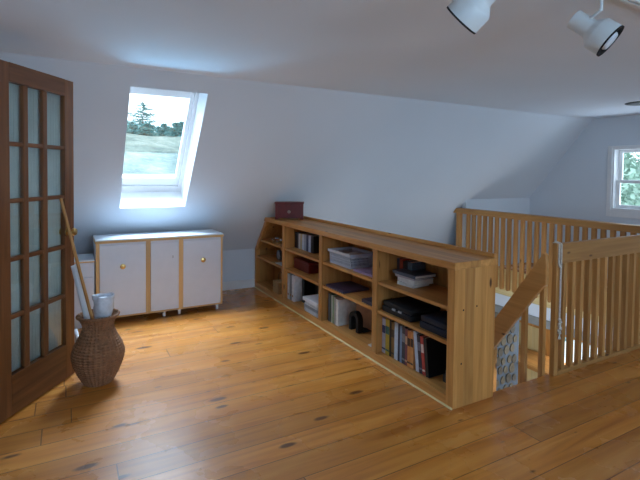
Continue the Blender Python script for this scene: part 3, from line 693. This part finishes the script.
# ------------------------------------------------------------------ near railing
nr = thing('balustrade', 'near pine balustrade with rope-tied newel post at the stair head', 'railing', (0, B0, 0))
NX0, NX1 = 3.018, 5.10
MB().box(NX0, NX0+.044, -.002, .036, 0, .948, bev=.003).build('newel_post', wood('rail', 'z'), nr)
MB().box(NX0+.044, NX1, .0, .036, .80, .945, bev=.006).build('top_rail', wood('rail', 'x'), nr)
MB().box(NX0+.044, NX1, -.004, .044, 0, .03, bev=.003).build('bottom_rail', wood('rail', 'x'), nr)
bal = None; x = 3.128
while x < NX1-.02:
    if bal is None:
        bal = MB().box(-.018, .018, -.018, .018, .03, .80, bev=.002).build('baluster', wood('rail', 'z'), nr); bal.location = (x, .020, 0)
    else:
        b2 = bal.copy(); COL.objects.link(b2); b2.location = (x, .020, 0)
    x += .103
# rope over the newel
rp = thing('rope', 'cream cord looped over the newel post and hanging down', 'rope', (NX0+.036, B0, .006))
q = MB()
loop = [Vector((.002, -.008, .40)), Vector((.004, -.008, .75)), Vector((.006, -.008, .90)), Vector((.008, -.006, .938)), Vector((.006, .028, .946)), Vector((.0, .046, .938)), Vector((-.002, .044, .86))]
q.path(loop, .0065)
l2 = [Vector((-.022, -.008, .80)), Vector((-.021, -.008, .90)), Vector((-.018, -.006, .939)), Vector((-.015, .028, .945)), Vector((-.01, .046, .938)), Vector((-.002, .044, .86))]
q.path(l2, .006); q.path([Vector((-.022, -.008, .80)), Vector((-.01, -.01, .775)), Vector((.003, -.01, .77))], .006)
q.build('cord', M_rope, rp, smooth=True)
q = MB()
for i in range(7): q.lathe([(0, -.012), (.009, -.008), (.013, 0), (.009, .008), (0, .012)], 10, Matrix.Translation((.002+.004*math.sin(i*2.1), -.012+.003*math.cos(i*2.3), 0.40-.016*i)))
for i in range(6): q.tube((.002, -.012, .30), (.002+.012*math.cos(i*1.05), -.012+.006*math.sin(i*1.05), .26), .003, n=5)
q.build('knot', M_rope, rp, smooth=True)

# ------------------------------------------------------------------ far railing
fr_ = thing('balustrade', 'far pine balustrade along the other side of the stairwell', 'railing', (RX, 0, 0))
ye = slope_y(.884)-.012
MB().prism([(WELL_Y0, .850), (slope_y(.850)-.012, .850), (slope_y(.924)-.012, .924), (WELL_Y0, .924)], -.085, .045, lambda a, b, d: (d, a, b)).build('hand_rail', wood('rail', 'y'), fr_, bevel=.006)
MB().box(-.012, .012, WELL_Y0, K2+.2, -.19, .16).build('fascia_board', wood('pale', 'y', ('z', .09)), fr_)
MB().box(-.055, -.012, 4.87, 4.95, -.10, .849).build('end_post', wood('rail', 'z'), fr_)
bal = None; y = 4.737
while y > WELL_Y0+.05:
    if bal is None:
        q = MB().box(-.050, -.012, -.024, .024, -.085, .849, bev=.003)
        q.prism([(-.024, -.085), (.024, -.085), (.017, -.105), (0, -.113), (-.017, -.105)], -.050, -.012, lambda a, b, d: (d, a, b))
        bal = q.build('baluster', wood('rail', 'z'), fr_); bal.location = (0, y, 0)
    else:
        b2 = bal.copy(); COL.objects.link(b2); b2.location = (0, y, 0)
    y -= .1005

# ------------------------------------------------------------------ staircase descending along the bookcase
stc = thing('staircase', 'steep pine staircase descending beside the bookcase with a broad sloping handrail board', 'staircase', (0, WELL_Y0, 0))
SX = 2.955; slp = 1.42
nst = 11; rise = 2.45/(nst+1); run = rise/slp
strg = [(0.0, -.12), (0.0, -.36), ((2.45-.36)/slp, -2.45), ((2.45-.12)/slp, -2.45)]
for x0 in (2.42, SX+.001): MB().prism(strg, x0, x0+.035, lambda a, b, d: (d, a, b)).build('stringer', wood('rail', 'y'), stc)
for i in range(nst):
    MB().box(2.456, SX, i*run+.02, i*run+.02+.23, -(i+1)*rise-.035, -(i+1)*rise, bev=.004).build('tread', wood('pine', 'x'), stc)
def hr(t, zt): return (t, zt)
L1 = 1.6
zu = lambda t: .835-slp*(t+.004)
top_ = [(-.028, .66), (-.030, .80), (-.022, .872), (-.006, .886), (.012, .860), (L1, zu(L1)), (L1, zu(L1)-.192), (-.004, zu(-.004)-.192)]
MB().prism(top_, SX-.035, SX, lambda a, b, d: (d, a, b)).build('handrail_board', wood('rail', 'y'), stc, bevel=.005)
for t in (.006, .150, .42, .70, 1.0, 1.3):
    MB().box(SX+.001, SX+.036, t, t+.035, -slp*t-.28, zu(t)-.05, bev=.003).build('baluster', wood('rail', 'z'), stc)

# ------------------------------------------------------------------ lower floor seen through the stairwell
M_lfl = wood('pale', 'x', ('y', .12))
struct(MB().box(2.0, GX, 0, 5.9, -2.5, -2.45).build('floor_lower', plain('grey_blue_lower_floor', (.42, .45, .48), .4, .1, scale=3)), 'pale grey lower storey floor below the stairs', 'floor')
struct(MB().box(1.9, GX, 5.9, 6.1, -2.5, -.1).box(1.9, BX+BD, Y1, 5.9, -2.5, -.0).build('wall_lowerback', M_wall), 'white lower storey back wall', 'wall')
struct(MB().box(1.9, 2.0, 0, Y1, -2.5, -.3).box(1.9, GX, -.1, 0, -2.5, -.3).build('wall_lowerleft', M_wall), 'white lower storey walls under the loft', 'wall')
LW = (3.0, 4.36, -2.1, -.98)
q = MB().box(GX, GX+.2, 0, LW[0], -2.6, -.4).box(GX, GX+.2, LW[1], 6.1, -2.6, -.4).box(GX, GX+.2, LW[0], LW[1], -2.6, LW[2]).box(GX, GX+.2, LW[0], LW[1], LW[3], -.4)
struct(q.build('wall_lowerright', wood('pale', 'z', ('y', .11))), 'pale yellow pine boarded lower storey wall', 'wall')
w5 = thing('window_5', 'bright lower storey window glimpsed between the near balusters', 'window', kind='structure')
q = MB()
for y0, y1, z0, z1 in ((LW[0], LW[0]+.05, LW[2], LW[3]), (LW[1]-.05, LW[1], LW[2], LW[3]), (LW[0]+.05, LW[1]-.05, LW[2], LW[2]+.05), (LW[0]+.05, LW[1]-.05, LW[3]-.05, LW[3])): q.box(GX+.02, GX+.1, y0, y1, z0, z1)
q.build('frame', wood('pine', 'z'), w5); MB().box(GX+.05, GX+.055, LW[0]+.05, LW[1]-.05, LW[2]+.05, LW[3]-.05).build('pane', M_glass, w5)
q = MB().box(GX-.03, GX, 4.40, 4.47, -2.45, -.5).box(GX-.03, GX, 4.47, 5.0, -1.02, -.95)
struct(q.build('trim_4', wood('pine', 'z')), 'pine casing on the lower storey wall beside the bright window', 'trim')
# bench by the window
bn = thing('counter', 'light pine counter on the lower storey floor glimpsed past the stair rail', 'counter', (5.99, 3.95, -2.45))
MB().box(0, .58, 0, 1.0, 1.0, 1.05).build('counter_top', wood('pine', 'y', ('x', .12)), bn)
for xx in (.03, .52):
    for yy in (.03, .92): MB().box(xx, xx+.05, yy, yy+.05, 0, 1.0).build('leg', wood('pine', 'z'), bn)
# cordwood wall
M_mort = plain('cordwood_mortar', srgb(86, 97, 110), .9, .1, scale=40)
M_log = plain('log_end', srgb(100, 90, 72), .8, .3, scale=25); M_log2 = plain('log_end_dark', srgb(78, 70, 58), .8, .3, scale=25)
q = MB().box(3.9, 5.98, 4.5, 4.8, -2.45, -.37)
rnd = random.Random(11); placed = []
nr_ = 0
for jr in range(14):
    for ic in range(22):
        r = rnd.uniform(.054, .078); xx = 3.98+ic*.124+(jr % 2)*.062+rnd.uniform(-.012, .012)-.02; zz = -2.36+jr*.148+rnd.uniform(-.016, .016)
        if xx+r > 5.97 or xx-r < 3.91: continue
        q.mat(1 + (rnd.random() < .4)); nn = 10; P = []
        jit = [rnd.uniform(.9, 1.06) for _ in range(nn)]
        for dy, sc in ((4.5, 1), (4.486, .95)):
            for i in range(nn): P.append((xx+.80*r*sc*jit[i]*math.cos(2*math.pi*i/nn), dy, zz+1.05*r*sc*jit[i]*math.sin(2*math.pi*i/nn)))
        q.poly(P, [(i, (i+1) % nn, nn+(i+1) % nn, nn+i) for i in range(nn)] + [tuple(range(nn, 2*nn))])
struct(q.build('wall_cordwood', [M_mort, M_log, M_log2]), 'cordwood wall of round log ends set in grey mortar, seen below the handrail', 'wall')

# ------------------------------------------------------------------ track lights
TY = 1.14
tr = thing('light_track', 'white ceiling track carrying the two spotlights', 'light track', (0, TY, CZ))
MB().box(.7, 2.75, -.018, -.006, -.022, 0).box(.7, 2.75, .006, .018, -.022, 0).box(.7, 2.75, -.006, .006, -.008, 0).build('channel', M_lamp, tr)
MB().box(.71, 2.74, -.006, .006, -.012, -.009).build('slot', M_black, tr)
def spot(label, mouth, direction, stemtop, neck=.0):
    d = Vector(direction).normalized(); mc = Vector(mouth)
    o = thing('spotlight', label, 'spotlight', stemtop); base = Vector(stemtop)
    q = d.to_track_quat('Z', 'Y').to_matrix().to_4x4()
    Mx = Matrix.Translation(mc-base) @ q
    MB().lathe([(0, -.190), (.038, -.190), (.042, -.186), (.042, -.104), (.046, -.097), (.064, -.078), (.072, -.068), (.073, 0), (.070, 0), (.070, -.066), (.045, -.09), (0, -.09)], 40, Mx).build('shade', M_lamp, o, smooth=True)
    MB().lathe([(.0735, -.006), (.0735, .0008), (.066, .0008), (.066, -.03)], 40, Mx).build('black_baffle', M_black, o, smooth=True)
    MB().lathe([(.0695, -.07), (.0690, -.002), (.060, -.002), (.05, -.03), (.0, -.035)], 32, Mx).build('baffle_lining', M_black, o, smooth=True)
    MB().lathe([(0, -.034), (.030, -.034), (.040, -.018), (.042, -.004), (.036, .004), (.0, .008)], 28, Mx).build('bulb', M_bulb, o, smooth=True)
    k_ = Mx @ Vector((0, 0, -.140))
    up_ = Vector((0, 0, k_.z+.035))
    st_ = MB(); st_.tube((0, 0, -.03), (0, 0, 0), .016, n=14); st_.tube((0, 0, -.03), up_, .0065, n=10); st_.tube(up_, k_, .0075, n=10); st_.build('stem', M_lamp, o, smooth=True)
    return o
def camdir(r, u, f): return rt*r + Vector((0, 0, 1))*u + ez*f
spot('white spotlight hanging from the ceiling track, left one, pointing away', (1.300, 1.262, 2.006), camdir(-.60, -.64, .50), (1.45, TY, CZ-.022))
spot('white spotlight on the ceiling track, right one, with black opening and bulb visible', (2.062, 1.135, 2.01), camdir(.62, -.64, -.42), (1.992, TY, CZ-.022))
cf = thing('ceiling_fixture', 'dark round flat fixture on the ceiling near the gable window', 'ceiling fixture', (5.535, 2.69, CZ))
MB().lathe([(0, -.014), (.12, -.014), (.158, -.008), (.165, 0), (0, 0)], 36).build('dish', plain('dark_bronze', (.03, .04, .045), .5), cf, smooth=True)
MB().lathe([(0, -.024), (.02, -.020), (.024, -.014), (0, -.014)], 16).build('finial', M_black, cf, smooth=True)

# ------------------------------------------------------------------ outdoors
def gz(x, y):
    ks = [(-200, -2.6), (9, -2.6), (12, -1.3), (16, .2), (20, 1.1), (26, 1.95), (34, 2.9), (45, 4.1), (60, 5.75), (80, 7.2), (200, 8.5)]
    if x > 9:
        pass
    for (a, za), (b, zb) in zip(ks[:-1], ks[1:]):
        if a <= y <= b:
            t = (y-a)/(b-a); return za+(zb-za)*t
    return 8.5
ys = [-30, -10, 0, 6, 9, 10.5, 12, 14, 17, 20, 24, 28, 33, 40, 48, 55, 60, 66, 72, 80, 95, 120]
xsn = [-40, -20, -10, -5, 0, 5, 10, 15, 20, 30, 45, 70]
q = MB(); P = [(x, y, gz(x, y)+(.25*math.sin(x*.5+y*.3) if y > 20 else 0)) for y in ys for x in xsn]; nx = len(xsn)
q.poly(P, [(j*nx+i, j*nx+i+1, (j+1)*nx+i+1, (j+1)*nx+i) for j in range(len(ys)-1) for i in range(nx-1)])
Mg, nt, b = new_mat('field_grass')
tc = N(nt, 'ShaderNodeTexCoord'); mp = N(nt, 'ShaderNodeMapping'); mp.inputs['Scale'].default_value = (1, .45, 1); L(nt, tc.outputs['Object'], mp.inputs[0])
n1 = N(nt, 'ShaderNodeTexNoise'); n1.inputs['Scale'].default_value = .6; n1.inputs['Detail'].default_value = 8; n1.inputs['Roughness'].default_value = .7; L(nt, mp.outputs[0], n1.inputs['Vector'])
n2 = N(nt, 'ShaderNodeTexNoise'); n2.inputs['Scale'].default_value = 3; n2.inputs['Detail'].default_value = 6; L(nt, tc.outputs['Object'], n2.inputs['Vector'])
c1 = ramp(nt, n1.outputs[0], [(.35, srgb(62, 92, 90)), (.5, srgb(106, 126, 118)), (.66, srgb(140, 152, 144))])
L(nt, mixc(nt, ramp(nt, n2.outputs[0], [(.55, 0.0), (.75, .7)]), c1, srgb(164, 170, 168)), b.inputs['Base Color']); setin(b, Roughness=1)
struct(q.build('ground', Mg, smooth=True), 'pale grassy field rising outside the skylight', 'ground')
struct(MB().box(6.9, 12, 0, 6.5, -2.58, -2.5).build('trim_5', plain('pale_patio', (.8, .8, .78), .8)), 'pale patio outside the lower window', 'patio')
M_fol = plain('conifer_green', srgb(128, 178, 180), .9, .3, scale=2, spec=.1); M_bark = plain('bark', srgb(84, 76, 68), .9, .2)
M_leaf = plain('broad_leaf_green', srgb(150, 176, 160), .9, .35, scale=2)
def conifer(seed, h, rad, sparse, label, group):
    rnd = random.Random(seed); o = thing('conifer', label, 'tree', group=group)
    MB().tube((0, 0, 0), (0, 0, h*.98), h*.022, h*.004, n=7).build('trunk', M_bark, o)
    q = MB(); lev = int(h/.32)
    for j in range(lev):
        z = h*(.06+.92*j/lev); rr = rad*(1-j/lev)**.85+.08
        for k_ in range(rnd.randint(5, 8) if not sparse else rnd.randint(6, 9)):
            a = rnd.uniform(0, 6.28); ln = rr*rnd.uniform(.55, 1.15); d = Vector((math.cos(a), math.sin(a), rnd.uniform(-.12, .22)))
            p0 = Vector((0, 0, z)); p1 = p0+d*ln
            q.tube(p0, p1, .016, .005, n=4, caps=False)
            nt_ = int(5+ln*7)
            for t in range(nt_):
                f_ = (t+1)/nt_; c0 = p0+d*ln*f_; sz = (.17 if sparse else .34)*(1.15-.5*f_)
                for _ in range(4 if sparse else 6):
                    v = Vector((rnd.uniform(-1, 1), rnd.uniform(-1, 1), rnd.uniform(-.5, .6))); v = (v+d*.8).normalized()*sz*rnd.uniform(.8, 1.5)
                    s_ = v.cross(Vector((rnd.random(), rnd.random(), 1))).normalized()*sz*.28
                    q.poly([c0-s_, c0+s_, c0+v+s_*.3, c0+v-s_*.3], [(0, 1, 2, 3)])
    q.build('foliage', M_fol, o); return o
def shrub(seed, r, h, label, group):
    rnd = random.Random(seed); o = thing('shrub_tree', label, 'tree', group=group)
    MB().tube((0, 0, 0), (0, 0, h*.6), r*.06, r*.03, n=7).build('trunk', M_bark, o)
    q = MB()
    for _ in range(2600):
        v = Vector((rnd.gauss(0, 1), rnd.gauss(0, 1), rnd.gauss(0, 1))).normalized()*rnd.uniform(.55, 1.0)
        p = Vector((v.x*r, v.y*r, h*.56+v.z*h*.45)); sz = rnd.uniform(.05, .10)*max(1, r*.8)
        n_ = Vector((rnd.uniform(-1, 1), rnd.uniform(-1, 1), rnd.uniform(-1, 1))).normalized(); a_ = n_.orthogonal().normalized()*sz; b__ = n_.cross(a_)
        q.poly([p-a_, p+b__*.6, p+a_, p-b__*.6], [(0, 1, 2, 3)])
    q.build('foliage', M_leaf, o); return o
yb = 72
t0 = conifer(1, 5.6, 4.6, True, 'tall open conifer on the horizon seen through the skylight', None); t0.location = (10.0*91/72, 91, gz(0, 91)-.9); t0.scale = (1.5, 1.5, 1.45)
G = 'low conifers along the field edge'
lab = 'low dark conifer in the hedgerow at the top of the field'
p0 = conifer(2, 2.5, 1.7, False, lab, G)
i = 0
for xx in [6.8, 7.7, 8.6, 9.4, 10.5, 11.3, 12.1, 13.0, 13.8, 14.7, 15.6, 16.5, 17.4, 18.3]:
    o = p0 if i == 0 else copy_tree(p0); i += 1
    yt = yb+((i*2) % 5)*4.2-8.4; o.location = (xx*yt/72, yt, gz(0, yt)-.3); sc = random.uniform(.8, 1.1)*(1.05 if xx > 15 else .95); o.scale = (sc*1.05, sc*1.05, sc); o.rotation_euler = (0, 0, random.uniform(0, 6))
s0 = shrub(5, 1.9, 5.6, 'broad leafy tree outside the gable window', 'leafy trees outside the gable window')
for i, (xx, yy, sc) in enumerate(((12.4, 3.4, .74), (12.4, 6.3, .74), (15.6, 5.0, .95), (15.8, 8.7, .95), (19.6, 7.2, 1.05), (19.6, 11.4, 1.05))):
    o = s0 if i == 0 else copy_tree(s0); o.location = (xx, yy, -2.6); o.scale = (sc, sc, sc); o.rotation_euler = (0, 0, i*1.3)
